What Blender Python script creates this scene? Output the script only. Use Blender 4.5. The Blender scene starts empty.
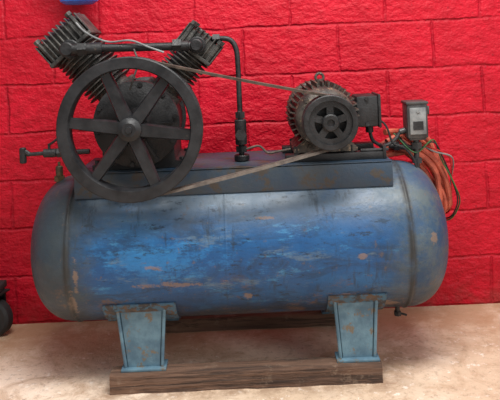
import bpy, bmesh, math, random
from mathutils import Vector, Matrix, Euler
random.seed(4)
S=bpy.context.scene
S.view_settings.view_transform='Standard'
R=math.radians
V=Vector

# ---------------------------------------------------------------- materials
class NT:
    def __init__(s,name):
        s.m=bpy.data.materials.new(name); s.m.use_nodes=True
        s.t=s.m.node_tree; s.n=s.t.nodes; s.b=s.n['Principled BSDF']
        s.tc=s.n.new('ShaderNodeTexCoord')
    def L(s,a,b): s.t.links.new(a,b)
    def mapping(s,scale=(1,1,1),loc=(0,0,0)):
        mp=s.n.new('ShaderNodeMapping'); mp.inputs['Scale'].default_value=scale; mp.inputs['Location'].default_value=loc
        s.L(s.tc.outputs['Object'],mp.inputs['Vector']); return mp.outputs[0]
    def noise(s,scale,detail=5,rough=.6,stretch=(1,1,1),loc=(0,0,0),dist=0):
        n=s.n.new('ShaderNodeTexNoise'); n.inputs['Scale'].default_value=scale
        n.inputs['Detail'].default_value=detail; n.inputs['Roughness'].default_value=rough
        n.inputs['Distortion'].default_value=dist
        s.L(s.mapping(stretch,loc),n.inputs['Vector']); return n.outputs['Fac']
    def ramp(s,fac,lo,hi,a=0.,b=1.):
        r=s.n.new('ShaderNodeMapRange'); r.interpolation_type='SMOOTHSTEP'
        s.L(fac,r.inputs[0]); r.inputs[1].default_value=lo; r.inputs[2].default_value=hi
        r.inputs[3].default_value=a; r.inputs[4].default_value=b; return r.outputs[0]
    def mix(s,fac,a,b):
        m=s.n.new('ShaderNodeMix'); m.data_type='RGBA'
        if isinstance(fac,(int,float)): m.inputs[0].default_value=fac
        else: s.L(fac,m.inputs[0])
        for v,i in ((a,6),(b,7)):
            if isinstance(v,(tuple,list)): m.inputs[i].default_value=(*v[:3],1)
            else: s.L(v,m.inputs[i])
        return m.outputs[2]
    def math(s,op,a,b=0.,c=None):
        m=s.n.new('ShaderNodeMath'); m.operation=op
        for i,v in enumerate([a,b]+([c] if c is not None else [])):
            if isinstance(v,(int,float)): m.inputs[i].default_value=v
            else: s.L(v,m.inputs[i])
        return m.outputs[0]
    def xyz(s):
        x=s.n.new('ShaderNodeSeparateXYZ'); s.L(s.tc.outputs['Object'],x.inputs[0]); return x.outputs
    def base(s,c):
        if isinstance(c,(tuple,list)): s.b.inputs['Base Color'].default_value=(*c[:3],1)
        else: s.L(c,s.b.inputs['Base Color'])
    def rough(s,v):
        if isinstance(v,(int,float)): s.b.inputs['Roughness'].default_value=v
        else: s.L(v,s.b.inputs['Roughness'])
    def bump(s,h,strength,dist=.01,prev=None):
        b=s.n.new('ShaderNodeBump'); b.inputs['Strength'].default_value=strength; b.inputs['Distance'].default_value=dist
        s.L(h,b.inputs['Height'])
        if prev: s.L(prev,b.inputs['Normal'])
        s.L(b.outputs[0],s.b.inputs['Normal']); return b.outputs[0]

def srgb(r,g,b):
    f=lambda c:(c/255/12.92) if c/255<=.04045 else ((c/255+.055)/1.055)**2.4
    return (f(r),f(g),f(b))

def simple(name,c1,c2,scale=12,rough=.55,metal=0.,bump=.25,rust=None,rustlo=.6):
    t=NT(name); n=t.noise(scale)
    c=t.mix(t.ramp(n,.35,.65),c1,c2)
    if rust:
        c=t.mix(t.ramp(t.noise(scale*1.7,6,.7,loc=(3,1,2)),rustlo,rustlo+.08),c,rust)
    t.base(c); t.rough(t.ramp(t.noise(scale*2),.3,.7,rough-.1,rough+.12))
    t.b.inputs['Metallic'].default_value=metal
    t.bump(t.noise(scale*9,3),bump,.004); return t.m

def m_wall():
    t=NT('red_painted_block')
    vec=t.n.new('ShaderNodeSeparateXYZ'); t.L(t.tc.outputs['Object'],vec.inputs[0])
    # wobble so that the courses are not ruler-straight
    wob=t.noise(6,3) 
    zz=t.math('ADD',vec.outputs[2],t.math('MULTIPLY',t.math('SUBTRACT',wob,.5),.026))
    xx=t.math('ADD',vec.outputs[0],t.math('MULTIPLY',t.math('SUBTRACT',t.noise(8,4,loc=(5,5,5)),.5),.026))
    cmb=t.n.new('ShaderNodeCombineXYZ'); t.L(xx,cmb.inputs[0]); t.L(zz,cmb.inputs[1])
    br=t.n.new('ShaderNodeTexBrick'); t.L(cmb.outputs[0],br.inputs['Vector'])
    br.inputs['Scale'].default_value=1; br.inputs['Brick Width'].default_value=.40; br.inputs['Row Height'].default_value=.20
    br.inputs['Mortar Size'].default_value=.010; br.inputs['Mortar Smooth'].default_value=1.
    mort=t.math('MULTIPLY',br.outputs['Fac'],t.ramp(t.noise(5,4,loc=(3,8,1)),.35,.6,.35,1))
    n1=t.noise(2.2,4); n2=t.noise(22,5,.58,stretch=(.8,1,1.2)); n3=t.noise(65,4,.58)
    c=t.mix(t.ramp(n1,.3,.7),srgb(178,6,32),srgb(194,10,40))
    c=t.mix(t.ramp(t.noise(5,6,.65,loc=(2,2,7)),.45,.65,0,.45),c,srgb(160,4,28))
    c=t.mix(t.ramp(n2,.4,.7,0,.55),c,srgb(156,4,26))
    c=t.mix(t.math('MULTIPLY',mort,.4),c,srgb(126,5,24))
    c=t.mix(t.ramp(t.noise(50,4,.6,loc=(1,2,3)),.64,.72,0,.6),c,srgb(106,8,20))
    c=t.mix(t.ramp(t.noise(60,4,.6,loc=(6,2,3)),.66,.76,0,.25),c,srgb(206,44,68))
    # dusty skirt near the ground
    low=t.math('MULTIPLY',t.ramp(vec.outputs[2],.15,.0),t.ramp(t.noise(14,5),.35,.7))
    c=t.mix(t.math('MULTIPLY',low,.6),c,srgb(122,54,48))
    t.base(c); t.rough(.52); t.b.inputs['Specular IOR Level'].default_value=.25
    h=t.math('SUBTRACT',t.math('ADD',t.math('MULTIPLY',n2,.9),t.math('MULTIPLY',n3,.4)),t.math('MULTIPLY',mort,.45))
    t.bump(h,.9,.016); return t.m

def m_floor():
    t=NT('worn_concrete'); x=t.xyz()
    c=t.mix(t.ramp(t.noise(1.8,5),.38,.62),srgb(240,220,200),srgb(212,186,160))
    c=t.mix(t.ramp(t.noise(6,7,.75,dist=.8),.46,.64,0,.7),c,srgb(184,152,124))
    c=t.mix(t.ramp(t.noise(42,7,.8),.5,.68,0,.65),c,srgb(146,120,98))
    c=t.mix(t.ramp(t.noise(26,5,.75,loc=(9,2,1)),.57,.66,0,.7),c,srgb(250,240,230))
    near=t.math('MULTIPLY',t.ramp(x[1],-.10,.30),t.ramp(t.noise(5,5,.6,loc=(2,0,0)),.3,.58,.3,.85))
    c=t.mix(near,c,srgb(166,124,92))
    # dirt collected round the skid
    dx=t.ramp(t.math('ABSOLUTE',t.math('ADD',x[0],.04)),.62,.42); dy=t.ramp(t.math('ABSOLUTE',t.math('ADD',x[1],.19)),.13,.03)
    c=t.mix(t.math('MULTIPLY',t.math('MULTIPLY',dx,dy),t.ramp(t.noise(16,6,.75,loc=(4,4,0)),.35,.6,.1,.7)),c,srgb(130,98,74))
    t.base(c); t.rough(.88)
    h=t.math('ADD',t.noise(20,6,.7),t.math('MULTIPLY',t.noise(150,3),.3)); t.bump(h,.5,.012); return t.m

def blob(t,x,cx,cz,rx,rz,soft=.5):
    a=t.math('DIVIDE',t.math('SUBTRACT',x[0],cx),rx); b=t.math('DIVIDE',t.math('SUBTRACT',x[2],cz),rz)
    d=t.math('SQRT',t.math('ADD',t.math('MULTIPLY',a,a),t.math('MULTIPLY',b,b)))
    d=t.math('ADD',d,t.math('MULTIPLY',t.math('SUBTRACT',t.noise(34,7,.8,stretch=(.5,1,1),loc=(cx,0,cz)),.5),5.))
    return t.ramp(d,1.0,1.0-soft)

def m_tank():
    t=NT('worn_blue_tank_paint'); x=t.xyz()
    c=t.mix(t.ramp(t.noise(3.2,5,.6,stretch=(.6,1,1)),.38,.62),srgb(18,72,122),srgb(32,98,152))
    c=t.mix(t.ramp(t.noise(7,7,.75,stretch=(.5,1,1.6),dist=.8),.46,.62,0,.85),c,srgb(24,56,88))
    c=t.mix(t.ramp(t.noise(20,7,.8,stretch=(.3,1,1.2)),.55,.66,0,.6),c,srgb(66,138,182))
    # brightest band of surviving paint on the left half
    bl=blob(t,x,-.32,.45,.24,.075,.9); c=t.mix(t.math('MULTIPLY',bl,.5),c,srgb(42,124,184))
    # faded dusty upper side, with a grey-blue highlight painted in
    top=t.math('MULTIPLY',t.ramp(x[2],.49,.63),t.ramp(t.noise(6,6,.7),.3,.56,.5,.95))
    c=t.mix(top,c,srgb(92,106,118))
    c=t.mix(t.ramp(t.noise(13,7,.8,stretch=(.3,1,1.2),loc=(4,4,4)),.55,.67,0,.6),c,srgb(94,112,124))
    c=t.mix(t.ramp(t.noise(42,7,.8,stretch=(.35,1,1.),loc=(2,9,4)),.56,.64,0,.8),c,srgb(22,36,50))
    # vertical grime runs
    c=t.mix(t.ramp(t.noise(12,6,.7,stretch=(2.2,1,.35),loc=(6,6,1)),.55,.68,0,.6),c,srgb(34,44,52))
    # dull ends
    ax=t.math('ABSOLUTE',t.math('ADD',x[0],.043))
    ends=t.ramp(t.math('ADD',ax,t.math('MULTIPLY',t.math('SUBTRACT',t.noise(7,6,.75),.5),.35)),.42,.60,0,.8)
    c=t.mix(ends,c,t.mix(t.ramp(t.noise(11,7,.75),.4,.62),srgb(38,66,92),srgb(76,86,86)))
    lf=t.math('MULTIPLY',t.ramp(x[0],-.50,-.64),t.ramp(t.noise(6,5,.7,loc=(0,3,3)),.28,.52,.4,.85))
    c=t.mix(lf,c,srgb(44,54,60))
    # darker towards the underside, with rust
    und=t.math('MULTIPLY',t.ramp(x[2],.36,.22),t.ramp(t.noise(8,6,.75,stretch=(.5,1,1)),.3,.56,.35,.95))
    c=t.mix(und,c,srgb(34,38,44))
    c=t.mix(t.ramp(t.noise(34,7,.75,loc=(7,3,2)),.60,.68,0,.6),c,srgb(96,82,70))
    # rust streaks on the lower half
    lowr=t.math('MULTIPLY',t.ramp(x[2],.42,.30),t.ramp(t.noise(11,7,.8,stretch=(.6,1,1),loc=(8,1,6)),.54,.64,0,.75))
    c=t.mix(lowr,c,srgb(96,72,56))
    c=t.mix(t.ramp(t.noise(13,7,.8,stretch=(1,1,.6),loc=(1,8,2)),.60,.70,0,.7),c,srgb(92,78,66))
    for b in ((-.27,.36,.15,.010),(-.02,.305,.012,.018),(.30,.29,.07,.009),(.36,.43,.012,.010),(-.58,.40,.010,.05),(.60,.47,.012,.02),(-.33,.42,.05,.008),(-.60,.30,.012,.05),(.05,.56,.03,.005),(.45,.24,.06,.02),(-.42,.22,.07,.02)):
        c=t.mix(t.math('MULTIPLY',blob(t,x,*b),.6),c,srgb(134,108,86))
    # grime by the weld seams
    for sx in (-.609,.523):
        sm=t.ramp(t.math('ABSOLUTE',t.math('SUBTRACT',x[0],sx)),.020,.004)
        c=t.mix(t.math('MULTIPLY',sm,t.ramp(t.noise(20,5,.7),.3,.6,.3,.9)),c,srgb(40,40,38))
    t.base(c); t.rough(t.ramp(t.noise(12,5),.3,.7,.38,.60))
    t.b.inputs['Specular IOR Level'].default_value=.45
    t.bump(t.math('ADD',t.noise(14,6,.65),t.math('MULTIPLY',t.noise(90,4),.25)),.28,.012); return t.m

M={}
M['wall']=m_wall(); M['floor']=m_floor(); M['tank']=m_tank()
M['leg']=simple('teal_leg_paint',srgb(94,126,142),srgb(70,98,116),14,.62,0,.3,srgb(104,94,80),.56)
M['plat']=simple('dark_blue_plate',srgb(34,56,76),srgb(54,64,72),9,.5,0,.3,srgb(62,56,50),.54)
M['black']=simple('oily_black_iron',srgb(24,24,26),srgb(42,42,44),16,.50,.2,.35,srgb(84,75,66),.66)
M['wheel']=simple('flywheel_iron',srgb(24,25,28),srgb(42,43,46),10,.46,.25,.25,srgb(84,76,68),.66)
M['grey']=simple('grimy_grey_casting',srgb(80,78,75),srgb(34,33,32),22,.55,.25,.5,srgb(126,112,95),.62)
M['brown']=simple('grimy_motor_casting',srgb(80,74,68),srgb(36,33,31),24,.55,.2,.5,srgb(134,114,92),.57)
M['belt']=simple('worn_rubber_belt',srgb(96,86,78),srgb(70,62,57),30,.75,0,.3)
M['rust']=simple('rusty_flange',srgb(92,75,62),srgb(56,58,62),26,.8,0,.6,srgb(66,98,120),.47)
M['copper']=simple('copper_hose',srgb(200,102,80),srgb(156,72,56),20,.45,.1,.2)
M['brass']=simple('brass_fitting',srgb(110,94,66),srgb(70,62,50),30,.4,.6,.2)
M['switch']=simple('switch_cover',srgb(74,74,74),srgb(50,50,52),18,.45,.2,.15,srgb(120,112,102),.66)
M['face']=simple('switch_face',srgb(136,138,138),srgb(100,102,104),18,.5,.1,.15)
M['white']=simple('white_plastic',srgb(205,205,200),srgb(170,170,166),18,.5,0,.1)
M['red']=simple('red_wire',srgb(190,24,24),srgb(150,20,20),18,.5,0,.1)
M['green']=simple('green_wire',srgb(60,110,60),srgb(40,80,46),18,.5,0,.1)
M['blue']=simple('bright_blue_plastic',srgb(30,120,225),srgb(40,140,240),6,.35,0,.05)
M['rubber']=simple('black_rubber',srgb(26,26,28),srgb(40,40,42),14,.7,0,.3)
def m_wood():
    t=NT('weathered_wood')
    c=t.mix(t.ramp(t.noise(10,6,.7,stretch=(.12,1,1.5)),.35,.65),srgb(122,92,74),srgb(82,61,50))
    c=t.mix(t.ramp(t.noise(60,6,.7,stretch=(.06,1,1.5)),.48,.62,0,.8),c,srgb(46,35,30))
    c=t.mix(t.ramp(t.noise(9,6,.75),.55,.66,0,.5),c,srgb(150,130,112))
    t.base(c); t.rough(.85); t.bump(t.noise(50,6,.7,stretch=(.06,1,1.5)),1.,.014); return t.m
M['wood']=m_wood()

# ---------------------------------------------------------------- mesh helpers
def frame(axis):
    a=V(axis).normalized(); up=V((0,0,1)) if abs(a.z)<.9 else V((1,0,0))
    s=a.cross(up).normalized(); return a,s,s.cross(a).normalized()
def revolve(bm,prof,o,axis,seg=48,closed=False):
    a,s,u=frame(axis); o=V(o); rings=[]
    for t,r in prof:
        if r<1e-6: rings.append([bm.verts.new(o+a*t)])
        else: rings.append([bm.verts.new(o+a*t+(s*math.cos(2*math.pi*i/seg)+u*math.sin(2*math.pi*i/seg))*r) for i in range(seg)])
    prs=list(zip(rings,rings[1:]))
    if closed: prs.append((rings[-1],rings[0]))
    for A,B in prs:
        for i in range(seg):
            j=(i+1)%seg
            if len(A)==1 and len(B)==1: continue
            if len(A)==1: bm.faces.new((A[0],B[i],B[j]))
            elif len(B)==1: bm.faces.new((A[i],B[0],A[j]))
            else: bm.faces.new((A[i],B[i],B[j],A[j]))
def cyl(bm,p1,p2,r,r2=None,seg=24,ch=0):
    p1=V(p1);p2=V(p2);L=(p2-p1).length; r2=r if r2 is None else r2
    if ch: pr=[(0,0),(0,r-ch),(ch,r),(L-ch,r2),(L,r2-ch),(L,0)]
    else: pr=[(0,0),(0,r),(L,r2),(L,0)]
    revolve(bm,pr,p1,p2-p1,seg)
def box(bm,c,size,rot=None,bev=0.,seg=2):
    mt=Matrix.Translation(V(c))@(rot.to_4x4() if rot else Matrix.Identity(4))@Matrix.Diagonal((*size,1))
    vs=bmesh.ops.create_cube(bm,size=1,matrix=mt)['verts']
    if bev:
        es=list({e for v in vs for e in v.link_edges})
        bmesh.ops.bevel(bm,geom=es,offset=bev,segments=seg,affect='EDGES',profile=.5)
def prism(bm,pts,y0,y1):
    A=[bm.verts.new((x,y0,z)) for x,z in pts];B=[bm.verts.new((x,y1,z)) for x,z in pts];n=len(pts)
    bm.faces.new(A);bm.faces.new(B[::-1])
    for i in range(n): bm.faces.new((A[i],B[i],B[(i+1)%n],A[(i+1)%n]))
def smooth_path(pts,k=8):
    pts=[V(p) for p in pts]; P=[pts[0]*2-pts[1]]+pts+[pts[-1]*2-pts[-2]]; out=[]
    for i in range(1,len(P)-2):
        a,b,c,d=P[i-1:i+3]
        for j in range(k):
            t=j/k; out.append(.5*((2*b)+(c-a)*t+(2*a-5*b+4*c-d)*t*t+(3*b-a-3*c+d)*t**3))
    out.append(pts[-1]); return out
def tube(bm,pts,r,seg=12,sm=True,k=8):
    P=smooth_path(pts,k) if sm else [V(p) for p in pts]
    T=[(P[min(i+1,len(P)-1)]-P[max(i-1,0)]).normalized() for i in range(len(P))]
    _,s,_u=frame(T[0]); rings=[]
    for p,t in zip(P,T):
        s=(s-t*s.dot(t)).normalized(); u=t.cross(s)
        rings.append([bm.verts.new(p+(s*math.cos(2*math.pi*i/seg)+u*math.sin(2*math.pi*i/seg))*r) for i in range(seg)])
    for A,B in zip(rings,rings[1:]):
        for i in range(seg): bm.faces.new((A[i],A[(i+1)%seg],B[(i+1)%seg],B[i]))
    bm.faces.new(rings[0]); bm.faces.new(rings[-1][::-1])
def hexnut(bm,p,axis,r,L): 
    a=V(axis).normalized(); cyl(bm,V(p)-a*L/2,V(p)+a*L/2,r,seg=6)
def obj(name,fn,mat,parent=None,ang=35,bev=0):
    bm=bmesh.new(); fn(bm); bmesh.ops.recalc_face_normals(bm,faces=bm.faces)
    me=bpy.data.meshes.new(name); bm.to_mesh(me); bm.free()
    for p in me.polygons: p.use_smooth=True
    me.set_sharp_from_angle(angle=R(ang))
    me.materials.append(M[mat]); o=bpy.data.objects.new(name,me); S.collection.objects.link(o)
    if parent: o.parent=parent
    if bev:
        b=o.modifiers.new('bevel','BEVEL'); b.width=bev; b.segments=2; b.limit_method='ANGLE'
    return o
def empty(name):
    e=bpy.data.objects.new(name,None); S.collection.objects.link(e); return e

# ---------------------------------------------------------------- room
WY=.40
obj('wall_back',lambda b:box(b,(0,WY+.1,1.4),(7,.2,2.8)),'wall')
obj('floor',lambda b:box(b,(0,-1.9,-.05),(7,4.6,.1)),'floor')

# ---------------------------------------------------------------- compressor
C=empty('air_compressor')
TZ=.434; TR=.255; XL=-.609; XR=.523; CD=.166
def tank(b):
    pr=[]
    n=22; ex=2.45
    for i in range(n+1):
        a=math.pi/2*i/n
        pr.append((XL-CD*abs(math.cos(a))**(2/ex), TR*abs(math.sin(a))**(2/ex)))
    pr[0]=(XL-CD,0)
    pr[-1]=(XL-.014,TR)
    def bead(x,h=.0035,w=.007): return [(x-w-.002,TR),(x-w,TR),(x-w*.4,TR+h),(x+w*.4,TR+h),(x+w,TR),(x+w+.002,TR)]
    pr+=bead(XL)
    pr+=[(XL+.02+k*.09,TR) for k in range(6)]
    pr+=bead(-.085,.0012,.004)
    pr+=[(-.06+k*.09,TR) for k in range(7)]
    pr+=bead(XR)
    e=[]
    for i in range(n+1):
        a=math.pi/2*i/n
        e.append((XR+CD*abs(math.cos(a))**(2/ex), TR*abs(math.sin(a))**(2/ex)))
    e[0]=(XR+CD,0); e[-1]=(XR+.014,TR)
    pr+=e[::-1]
    revolve(b,pr,(0,0,TZ),(1,0,0),96)
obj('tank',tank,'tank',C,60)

# platform channel
PZ0,PZ1=.635,.722
def plat(b):
    box(b,(-.053,0,PZ1-.005),(1.08,.33,.01),bev=.003)
    for y in (-.161,.161): box(b,(-.053,y,(PZ0+PZ1)/2),(1.08,.008,PZ1-PZ0),bev=.002)
    for x in (-.59,.484,-.2,.15): box(b,(x,0,.695),(.006,.31,.05))
obj('pump_platform',plat,'plat',C)

# legs + saddles
def leg(b,x0t,x1t,x0b,x1b):
    def post(yt,yb,sy,z0):
        # folded plate: face + two cheeks, face at yb (foot) / yt (tank)
        for (a0,a1,c0,c1,yy0,yy1) in ((x0b,x1b,x0t,x1t,0,.008),(x0b,x0b+.008,x0t,x0t+.008,0,.045),(x1b-.008,x1b,x1t-.008,x1t,0,.045)):
            lo=[(a0,yb+sy*yy0,z0),(a1,yb+sy*yy0,z0),(a1,yb+sy*yy1,z0),(a0,yb+sy*yy1,z0)]
            hi=[(c0,yt+sy*yy0,.275),(c1,yt+sy*yy0,.275),(c1,yt+sy*yy1,.275),(c0,yt+sy*yy1,.275)]
            A=[b.verts.new(p) for p in lo]; B=[b.verts.new(p) for p in hi]
            b.faces.new(A[::-1]); b.faces.new(B)
            for i in range(4): b.faces.new((A[i],A[(i+1)%4],B[(i+1)%4],B[i]))
        for xb,xt in ((x0b,x0t),(x1b,x1t)):
            tube(b,[(xb,yb-sy*.001,z0),(xt,yt-sy*.001,.275)],.006,8,False)
        box(b,((x0b+x1b)/2,yb+sy*.015,z0+.004),(x1b-x0b+.03,.07,.009),bev=.002)
    post(-.19,-.19,1,.064); post(.19,.29,-1,.050)
def saddle(b,x0,x1):
    n=30; A=[]
    for i in range(n+1):
        a=R(-56+112*i/n); ring=[]
        for x in (x0,x1):
            for r in (TR+.0005,TR+.006):
                ring.append(b.verts.new((x,math.sin(a)*r,TZ-math.cos(a)*r)))
        A.append(ring)
    for P,Q in zip(A,A[1:]):
        for i,j in ((0,1),(1,3),(3,2),(2,0)): b.faces.new((P[i],P[j],Q[j],Q[i]))
    for P in (A[0],A[-1]): b.faces.new((P[0],P[1],P[3],P[2]))
obj('leg_1',lambda b:leg(b,-.460,-.302,-.438,-.318),'leg',C)
obj('leg_2',lambda b:leg(b,.268,.408,.281,.394),'leg',C)
obj('saddle_1',lambda b:saddle(b,-.505,-.262),'rust',C)
obj('saddle_2',lambda b:saddle(b,.245,.440),'rust',C)

# ---- flywheel
FX,FZ=-.3757,.879; FR=.234; YF=-.30; YB=-.24
def fly(b):
    # grooved rim
    pr=[(0,FR-.036),(0,FR-.004),(.004,FR),(.010,FR),(.014,FR-.012),(.022,FR-.012),(.026,FR),(.034,FR),(.038,FR-.012),(.046,FR-.012),(.050,FR),(.056,FR),(.060,FR-.004),(.060,FR-.036),(.052,FR-.040),(.008,FR-.040)]
    revolve(b,pr,(FX,YF,FZ),(0,1,0),96,True)
    revolve(b,[(-.012,0),(-.012,.010),(-.006,.012),(-.006,.022),(.0,.030),(.004,.038),(.056,.038),(.06,.03),(.07,0)],(FX,YF,FZ),(0,1,0),40)
    for k in range(6):
        a=R(52+60*k); d=V((math.cos(a),0,math.sin(a))); p=V((-math.sin(a),0,math.cos(a)))
        r0,r1=.026,FR-.037; w0,w1=.024,.018
        A=[];B=[]
        prof=[(-1,.35),(-.8,0.05),(.8,0.05),(1,.35),(1,.65),(.8,.95),(-.8,.95),(-1,.65)]
        for r,w in ((r0,w0),(r1,w1)):
            A.append([b.verts.new(V((FX,YF+.012+.034*q,FZ))+d*r+p*w*s) for s,q in prof])
        for i in range(8): b.faces.new((A[0][i],A[0][(i+1)%8],A[1][(i+1)%8],A[1][i]))
        b.faces.new(A[0]); b.faces.new(A[1][::-1])
obj('flywheel',fly,'wheel',C)
obj('crankshaft',lambda b:cyl(b,(FX,-.25,FZ),(FX,.1,FZ),.022),'black',C)

# ---- crankcase
def crank(b):
    revolve(b,[(-.195,0),(-.195,.045),(-.185,.055),(-.170,.06),(-.165,.10),(-.155,.125),(-.15,.148),(-.135,.150),(-.130,.138),(.08,.138),(.085,.15),(.10,.15),(.105,.13),(.12,.10),(.12,0)],(FX,0,FZ),(0,1,0),48)
    for k in range(10):
        a=R(36*k+10); p=V((FX+.137*math.cos(a),-.152,FZ+.137*math.sin(a))); hexnut(b,p,(0,1,0),.009,.014)
    for k in range(6):
        a=R(60*k); d=V((math.cos(a),0,math.sin(a)))
        box(b,V((FX,-.170,FZ))+d*.09,(.075,.014,.008),Matrix.Rotation(-a,3,'Y'))
    prism(b,[(FX-.16,.724),(FX+.16,.724),(FX+.16,.742),(FX+.125,.75),(FX+.12,.86),(FX-.12,.86),(FX-.125,.75),(FX-.16,.742)],-.13,.12)
    for sx in (-.147,.147):
        for y in (-.1,.09): hexnut(b,(FX+sx,y,.748),(0,0,1),.011,.014)
obj('crankcase',crank,'black',C)

def cyldir(s): return V((s*math.sin(R(40)),0,math.cos(R(40))))
def barrel(b,s,r0,r1,rc,rf,pitch,y):
    d=cyldir(s); o=V((FX,y,FZ))
    cyl(b,o+d*.09,o+d*r1,rc,seg=32)
    cyl(b,o+d*.125,o+d*(.145),rf*.95,seg=32)
    t=r0
    while t<r1-.004:
        revolve(b,[(t,rc*.9),(t,rf-.003),(t+.0015,rf),(t+.004,rf),(t+.0055,rf-.003),(t+.0055,rc*.9)],o,d,40,True); t+=pitch
def head(b,s,dist,hw,hd,hy,y,n):
    d=cyldir(s); p=V((math.cos(R(40)),0,-s*math.sin(R(40)))); o=V((FX,y,FZ))+d*dist
    rot=Matrix((p,V((0,1,0)),d)).transposed()
    if rot.determinant()<0: rot=Matrix((-p,V((0,1,0)),d)).transposed()
    box(b,o-d*hd*.85,(hw*2,hy*2,.014),rot,.003)       # gasket flange
    box(b,o-d*hd*.0,(hw*1.72,hy*1.72,hd*1.5),rot,.012)  # core
    for i in range(n):
        f=-1+2*i/(n-1)
        sh=1-.16*abs(f)**3
        box(b,o+p*hw*.96*f+d*.004,(.0055,hy*2*sh,hd*2*sh),rot,.0015,1)
    box(b,o+d*hd*.75,(hw*1.2,.03,hd*.55),rot,.004)
    for i in (-1,1):
        for j in (-1,1):
            q=o+p*hw*.78*i+V((0,1,0))*hy*.8*j
            cyl(b,q-d*hd*.9,q+d*hd*1.08,.009,seg=10); hexnut(b,q+d*hd*1.08,d,.013,.014)
Y0=-.02
obj('cylinder_low_pressure',lambda b:barrel(b,-1,.165,.345,.066,.092,.0165,Y0),'grey',C)
obj('cylinder_high_pressure',lambda b:barrel(b,1,.165,.305,.052,.074,.0155,Y0),'grey',C)
obj('cylinder_head_low_pressure',lambda b:head(b,-1,.39,.094,.05,.09,Y0,11),'grey',C)
obj('cylinder_head_high_pressure',lambda b:head(b,1,.345,.074,.044,.075,Y0,9),'grey',C)

# ---- intercooler pipe
def inter(b):
    y=-.145
    tube(b,[(-.60,-.06,1.145),(-.60,-.12,1.145),(-.592,y+.004,1.145),(-.57,y,1.145),(-.50,y,1.144),(-.35,y,1.141),(-.22,y,1.139),(-.19,y,1.139),(-.168,y+.01,1.139),(-.160,-.11,1.14),(-.160,-.05,1.14)],.0145,14)
    for x in (-.548,-.225): hexnut(b,(x,y,1.142),(1,0,0),.024,.03)
    cyl(b,(-.59,y,1.143),(-.48,y,1.143),.021,seg=18,ch=.003)
    cyl(b,(-.215,y,1.139),(-.185,y,1.139),.018,seg=18,ch=.003)
    cyl(b,(-.60,-.118,1.145),(-.60,-.08,1.145),.034,seg=20,ch=.004)
    cyl(b,(-.60,-.165,1.145),(-.60,-.10,1.145),.024,seg=20,ch=.004)
    cyl(b,(-.16,-.11,1.14),(-.16,-.08,1.14),.03,seg=20,ch=.004)
    cyl(b,(-.16,-.162,1.14),(-.16,-.10,1.14),.021,seg=20,ch=.004)
obj('intercooler_pipe',inter,'black',C)
def disch(b):
    y=-.05
    tube(b,[(-.12,y,1.155),(-.08,y,1.160),(-.045,y,1.152),(-.026,y,1.12),(-.022,y,1.06),(-.022,y,.95),(-.022,y,.85),(-.022,y,.724)],.0095,12)
    hexnut(b,(-.095,y,1.158),(1,0,0),.02,.025)
    hexnut(b,(-.022,y,.885),(0,0,1),.019,.022)
    cyl(b,(-.022,y,.78),(-.022,y,.87),.021,seg=18,ch=.003)
    cyl(b,(-.022,y,.82),(-.022,y-.045,.82),.014,seg=14)
    hexnut(b,(-.022,y-.045,.82),(0,1,0),.02,.014)
    cyl(b,(-.022,y,.724),(-.022,y,.745),.027,seg=20,ch=.003)
    hexnut(b,(-.022,y,.765),(0,0,1),.022,.02)
    tube(b,[(-.022,y-.04,.90),(-.03,y-.045,.90)],.004,8,False)
obj('discharge_pipe',disch,'black',C)
obj('unloader_line',lambda b:tube(b,[(-.005,-.06,.765),(.04,-.07,.775),(.07,-.08,.752),(.11,-.09,.757),(.15,-.10,.765)],.004,8),'belt',C)
obj('breather_tube',lambda b:tube(b,[(-.575,-.11,1.235),(-.545,-.13,1.205),(-.50,-.14,1.178),(-.45,-.15,1.163),(-.38,-.165,1.165),(-.32,-.165,1.14),(-.27,-.16,1.12)],.0036,8),'face',C)
obj('control_tube',lambda b:tube(b,[(-.37,-.165,1.135),(-.355,-.19,1.09),(-.37,-.2,1.04),(-.385,-.19,1.0)],.0035,8),'grey',C)

# ---- left valve
def lv(b):
    cyl(b,(-.55,-.10,.787),(-.70,-.10,.787),.009,seg=12)
    cyl(b,(-.665,-.10,.787),(-.71,-.10,.787),.015,seg=14,ch=.002)
    hexnut(b,(-.655,-.10,.787),(1,0,0),.017,.014)
    cyl(b,(-.71,-.10,.787),(-.765,-.10,.785),.007,seg=12)
    cyl(b,(-.782,-.10,.755),(-.782,-.10,.81),.012,seg=14,ch=.003)
    cyl(b,(-.782,-.10,.80),(-.760,-.10,.785),.009,seg=10)
    cyl(b,(-.69,-.10,.79),(-.69,-.10,.82),.005,seg=8)
    tube(b,[(-.69,-.10,.815),(-.66,-.11,.835),(-.655,-.11,.845)],.0045,8)
obj('drain_valve',lv,'black',C)
def sv(b):
    cyl(b,(-.680,-.02,.635),(-.680,-.02,.675),.013,seg=14)
    hexnut(b,(-.680,-.02,.683),(0,0,1),.019,.018)
    cyl(b,(-.680,-.02,.69),(-.680,-.02,.728),.013,seg=14,ch=.003)
    cyl(b,(-.680,-.02,.728),(-.680,-.02,.742),.005,seg=8)
obj('safety_valve',sv,'brass',C)
obj('tank_drain_cock',lambda b:(cyl(b,(.50,-.08,.215),(.50,-.08,.165),.008,seg=10),hexnut(b,(.50,-.08,.17),(0,0,1),.013,.014),cyl(b,(.50,-.08,.172),(.53,-.09,.166),.004,seg=8)),'black',C)

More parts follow.
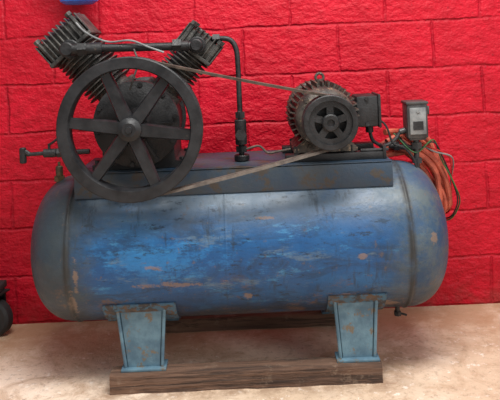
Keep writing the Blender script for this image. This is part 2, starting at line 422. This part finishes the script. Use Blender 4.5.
# ---- motor
MX,MZ=.2687,.873; MR=.104
def motor(b):
    revolve(b,[(-.195,0),(-.195,.035),(-.185,.045),(-.180,.07),(-.170,.09),(-.155,.100),(-.14,MR),(.11,MR),(.115,.112),(.17,.112),(.185,.10),(.19,0)],(MX,0,MZ),(0,1,0),48)
    for k in range(36):
        a=R(10*k)
        if abs(((10*k-270+180)%360)-180)<25: continue
        d=V((math.cos(a),0,math.sin(a)))
        box(b,V((MX,-.015,MZ))+d*(MR+.004),(.026,.225,.0045),Matrix.Rotation(-a,3,'Y'))
    for k in range(4):
        a=R(45+90*k); hexnut(b,(MX+.09*math.cos(a),-.165,MZ+.09*math.sin(a)),(0,1,0),.01,.02)
    # lifting eye
    cyl(b,(MX,-.02,MZ+MR),(MX,-.02,MZ+MR+.022),.012,seg=12)
    tube(b,[(MX+.014*math.cos(R(t)),-.02,MZ+MR+.028+.014*math.sin(R(t))) for t in range(-90,271,30)],.005,8)
    # feet
    prism(b,[(MX-.11,.752),(MX+.11,.752),(MX+.11,.765),(MX+.07,.80),(MX-.07,.80),(MX-.11,.765)],-.12,.10)
obj('motor_body',motor,'brown',C)
def mbase(b):
    for y in (-.11,.09):
        box(b,(MX+.03,y,.735),(.34,.045,.026),bev=.003)
    for x in (-.1,.09): 
        for y in (-.11,.09): hexnut(b,(MX+x,y,.758),(0,0,1),.012,.03)
    box(b,(MX+.20,-.11,.745),(.012,.05,.045),bev=.002)
    cyl(b,(MX+.12,-.12,.752),(MX+.215,-.12,.752),.006,seg=10); hexnut(b,(MX+.2,-.12,.752),(1,0,0),.012,.012)
obj('motor_slide_rails',mbase,'black',C)
def tbox(b):
    box(b,(.428,-.01,.880),(.078,.12,.11),bev=.008)
    box(b,(.470,-.01,.880),(.010,.128,.118),bev=.003)
    box(b,(.385,-.01,.880),(.05,.08,.07),bev=.004)
    for z in (.835,.925):
        hexnut(b,(.425,-.072,z),(0,1,0),.007,.01)
    cyl(b,(.44,-.02,.83),(.44,-.02,.80),.014,seg=12)
obj('terminal_box',tbox,'black',C)
def pul(b):
    r=.089
    pr=[(0,r-.018),(0,r-.003),(.003,r),(.010,r),(.014,r-.011),(.022,r-.011),(.026,r),(.034,r),(.038,r-.011),(.046,r-.011),(.050,r),(.057,r),(.060,r-.003),(.06,r-.018)]
    revolve(b,pr,(MX,YF,MZ),(0,1,0),64,True)
    revolve(b,[(.008,.052),(.008,r-.012),(.03,r-.012),(.03,.052)],(MX,YF,MZ),(0,1,0),48,True)
    revolve(b,[(.002,0),(.002,.010),(-.004,.012),(-.004,.024),(.0,.028),(.056,.028),(.056,0)],(MX,YF,MZ),(0,1,0),32)
    for k in range(5):
        a=R(90+72*k); d=V((math.cos(a),0,math.sin(a)))
        box(b,V((MX,YF+.02,MZ))+d*.04,(.04,.022,.022),Matrix.Rotation(-a,3,'Y'))
    revolve(b,[(.04,0),(.04,.075),(.05,.075),(.05,0)],(MX,YF,MZ),(0,1,0),32)
    cyl(b,(MX,YF+.05,MZ),(MX,-.18,MZ),.02)
obj('motor_pulley',pul,'black',C)

# ---- V belts
def belt(b,y):
    A=V((FX,0,FZ)); B=V((MX,0,MZ)); ra,rb=FR-.003,.089-.002; D=(B-A).length
    base=math.atan2(B.z-A.z,B.x-A.x); phi=math.acos((ra-rb)/D); pts=[]
    n=40
    for i in range(n+1):
        a=base+phi+(2*math.pi-2*phi)*i/n; pts.append((A,a,ra))
    for i in range(1,12): pts.append((None,i/12,0))
    for i in range(n//2+1):
        a=base-phi+2*phi*i/(n//2); pts.append((B,a,rb))
    for i in range(1,12): pts.append((None,-i/12,0))
    def pt(c,a,r): return c+V((math.cos(a),0,math.sin(a)))*r
    rings=[]; hw=.0075; th=.0085
    for c,a,r in pts:
        if c is None:
            if a>0: aa=base-phi; f=a; sag=-.004*math.sin(math.pi*f); q=pt(A,aa,ra).lerp(pt(B,aa,rb),f)
            else: aa=base+phi; f=-a; sag=-.004*math.sin(math.pi*f); q=pt(B,aa,rb).lerp(pt(A,aa,ra),f)
            q=q+V((0,0,sag)); nrm=V((math.cos(aa),0,math.sin(aa)))
        else: nrm=V((math.cos(a),0,math.sin(a))); q=c+nrm*r
        rings.append([b.verts.new(q+V((0,y-hw,0))),b.verts.new(q+V((0,y+hw,0))),b.verts.new(q-nrm*th+V((0,y+hw*.6,0))),b.verts.new(q-nrm*th+V((0,y-hw*.6,0)))])
    for P,Q in zip(rings,rings[1:]+rings[:1]):
        for i in range(4): b.faces.new((P[i],P[(i+1)%4],Q[(i+1)%4],Q[i]))
obj('v_belt_front',lambda b:belt(b,YF+.018),'belt',C)
obj('v_belt_rear',lambda b:belt(b,YF+.042),'belt',C)

# ---- pressure switch
def psw(b):
    box(b,(.608,-.01,.836),(.074,.075,.125),bev=.006)
    box(b,(.608,-.01,.900),(.080,.083,.010),bev=.003)
    box(b,(.608,-.01,.773),(.060,.06,.014),bev=.003)
    cyl(b,(.608,-.01,.775),(.608,-.01,.62),.010,seg=12)
    hexnut(b,(.608,-.01,.745),(0,0,1),.02,.022); hexnut(b,(.608,-.01,.69),(0,0,1),.018,.018)
    cyl(b,(.57,-.01,.80),(.55,-.01,.795),.011,seg=12)
    box(b,(.652,-.01,.87),(.012,.02,.03),bev=.002)
obj('pressure_switch',psw,'switch',C)
obj('pressure_switch_cover_plate',lambda b:(box(b,(.608,-.050,.836),(.058,.006,.095),bev=.002),hexnut(b,(.608,-.054,.87),(0,1,0),.006,.004)),'face',C)
obj('pressure_switch_label',lambda b:box(b,(.608,-.0535,.820),(.036,.002,.03)),'black',C)
# manifold + cables
def man(b):
    cyl(b,(.50,.02,.745),(.60,-.01,.735),.010,seg=12); hexnut(b,(.54,.01,.742),(1,0,0),.018,.02)
    tube(b,[(.44,-.02,.81),(.45,-.03,.77),(.49,-.03,.752),(.53,-.02,.77),(.552,-.01,.795)],.0065,10)
    tube(b,[(.47,.0,.85),(.50,-.02,.82),(.52,-.03,.76),(.56,-.03,.74),(.59,-.04,.70),(.60,-.04,.655)],.004,8)
obj('cable_and_manifold',man,'black',C)
def hoses(b):
    base=[(.51,.02,.755),(.56,.05,.765),(.615,.07,.748),(.667,.08,.712),(.710,.09,.65),(.736,.10,.57),(.752,.12,.50),(.758,.18,.45),(.745,.27,.42)]
    for k,(dx,dz,dy) in enumerate(((0,0,0),(-.024,-.024,-.015),(.006,.026,.03),(-.016,-.05,.02),(.016,.012,.06),(-.035,-.045,0.02),(-.01,-.02,.05))):
        pts=[V(p)+V((dx+.010*math.sin(i*1.5+k*2),dy+.01*math.cos(i+k),dz*(1 if i<5 else .4)+.008*math.sin(i*1.9+k))) for i,p in enumerate(base)]
        pts[-1].y=min(pts[-1].y,.33)
        tube(b,pts[:len(pts)-(k%2)],.0115,10)
obj('copper_hoses',hoses,'copper',C)
def wires(b,off):
    tube(b,[(.55+off,.0,.79),(.60,.0+off,.74+off),(.68,.03,.735-off),(.735+off,.06,.68),(.765,.10+off,.58),(.775-off,.12,.50),(.77,.18,.44+off),(.74+off,.25,.42)],.003,6)
obj('wire_red',lambda b:wires(b,.012),'red',C)
obj('wire_black',lambda b:wires(b,-.012),'rubber',C)
obj('wire_white',lambda b:wires(b,.022),'face',C)
obj('wire_green',lambda b:wires(b,-.02),'green',C)

# ---------------------------------------------------------------- skids
def skid(b,y0,y1,seed,h=.0635):
    rnd=random.Random(seed); n=26; x0,x1=-.489,.412; A=[]
    for i in range(n+1):
        x=x0+(x1-x0)*i/n; j=lambda s:rnd.uniform(-s,s)
        r=[(x,y0+j(.003),0.0),(x,y0+j(.003),h-.008+j(.004)),(x,y0+.006,h),(x,y1-.006,h),(x,y1+j(.003),h-.004),(x,y1,0.0)]
        A.append([b.verts.new(p) for p in r])
    for P,Q in zip(A,A[1:]):
        for i in range(6): b.faces.new((P[i],P[(i+1)%6],Q[(i+1)%6],Q[i]))
    b.faces.new(A[0]); b.faces.new(A[-1][::-1])
obj('wooden_skid_beam',lambda b:skid(b,-.225,-.155,1),'wood')
obj('wooden_skid_beam.001',lambda b:skid(b,.245,.325,2,.050),'wood')

# ---------------------------------------------------------------- blue housing on the wall, upper left
B=empty('water_filter_housing')
obj('canister',lambda b:revolve(b,[(0,0),(0,.055),(.012,.075),(.03,.08),(.19,.085),(.195,.095),(.24,.095),(.25,.08),(.25,0)],(-.655,.29,1.325),(0,0,1),40),'blue',B)
obj('wall_bracket',lambda b:(box(b,(-.655,.385,1.52),(.16,.03,.10),bev=.004),box(b,(-.655,.32,1.56),(.05,.12,.04),bev=.004)),'white',B)

# ---------------------------------------------------------------- caster at lower left
W=empty('trolley_caster_wheel')
CX,CY=-1.050,.30
def cast(b):
    revolve(b,[(-.025,.03),(-.025,.062),(-.015,.072),(.015,.072),(.025,.062),(.025,.03)],(CX,CY,.073),(.35,1,0),40,True)
obj('tyre',cast,'rubber',W)
obj('wheel_hub',lambda b:revolve(b,[(-.028,0),(-.028,.012),(-.015,.032),(.015,.032),(.028,.012),(.028,0)],(CX,CY,.073),(.35,1,0),24),'grey',W)
def fork(b):
    rot=Matrix.Rotation(-math.atan(.35),3,'Z')
    for s in (-1,1):
        o=V((CX,CY,.115))+rot@V((0,s*.036,0)); box(b,o,(.045,.006,.11),rot,.002)
    box(b,(CX,CY,.172),(.08,.085,.008),rot,.002)
obj('fork',fork,'black',W)
obj('trolley_deck',lambda b:box(b,(CX-.20,.25,.19),(.46,.22,.028),bev=.006),'rubber',W)

# ---------------------------------------------------------------- light
w=bpy.data.worlds.new('World'); S.world=w; w.use_nodes=True
w.node_tree.nodes['Background'].inputs[0].default_value=(1,.99,.98,1)
w.node_tree.nodes['Background'].inputs[1].default_value=.48
def area(n,loc,tgt,sx,sy,p,col=(1,1,1)):
    l=bpy.data.lights.new(n,'AREA'); l.shape='RECTANGLE'; l.size=sx; l.size_y=sy; l.energy=p; l.color=col
    o=bpy.data.objects.new(n,l); S.collection.objects.link(o); o.location=loc
    o.rotation_euler=(V(tgt)-V(loc)).to_track_quat('-Z','Y').to_euler(); return o
area('ceiling_light',(.3,-1.1,3.0),(0,0,.3),2.0,.7,118,(1,.98,.94))
area('weak_side_light',(2.6,-3.2,1.9),(0,0,.5),1.6,2.0,42,(1,.98,.95))  # weaker area light added from the front right

# ---------------------------------------------------------------- camera
cd=bpy.data.cameras.new('camera'); cam=bpy.data.objects.new('camera',cd); S.collection.objects.link(cam)
cd.sensor_width=36; cd.lens=690/500*36; cd.clip_start=.05
cam.location=(0,-2.5,1.143)
cam.rotation_euler=(Matrix.Rotation(R(90),3,'X')@Matrix.Rotation(R(-2.5),3,'Z')).to_euler()
# horizon sits 158 px above the frame centre (rising-front shift, rotated with the roll)
cd.shift_x=158*math.sin(R(2.5))/500
cd.shift_y=-158*math.cos(R(2.5))/500
S.camera=cam
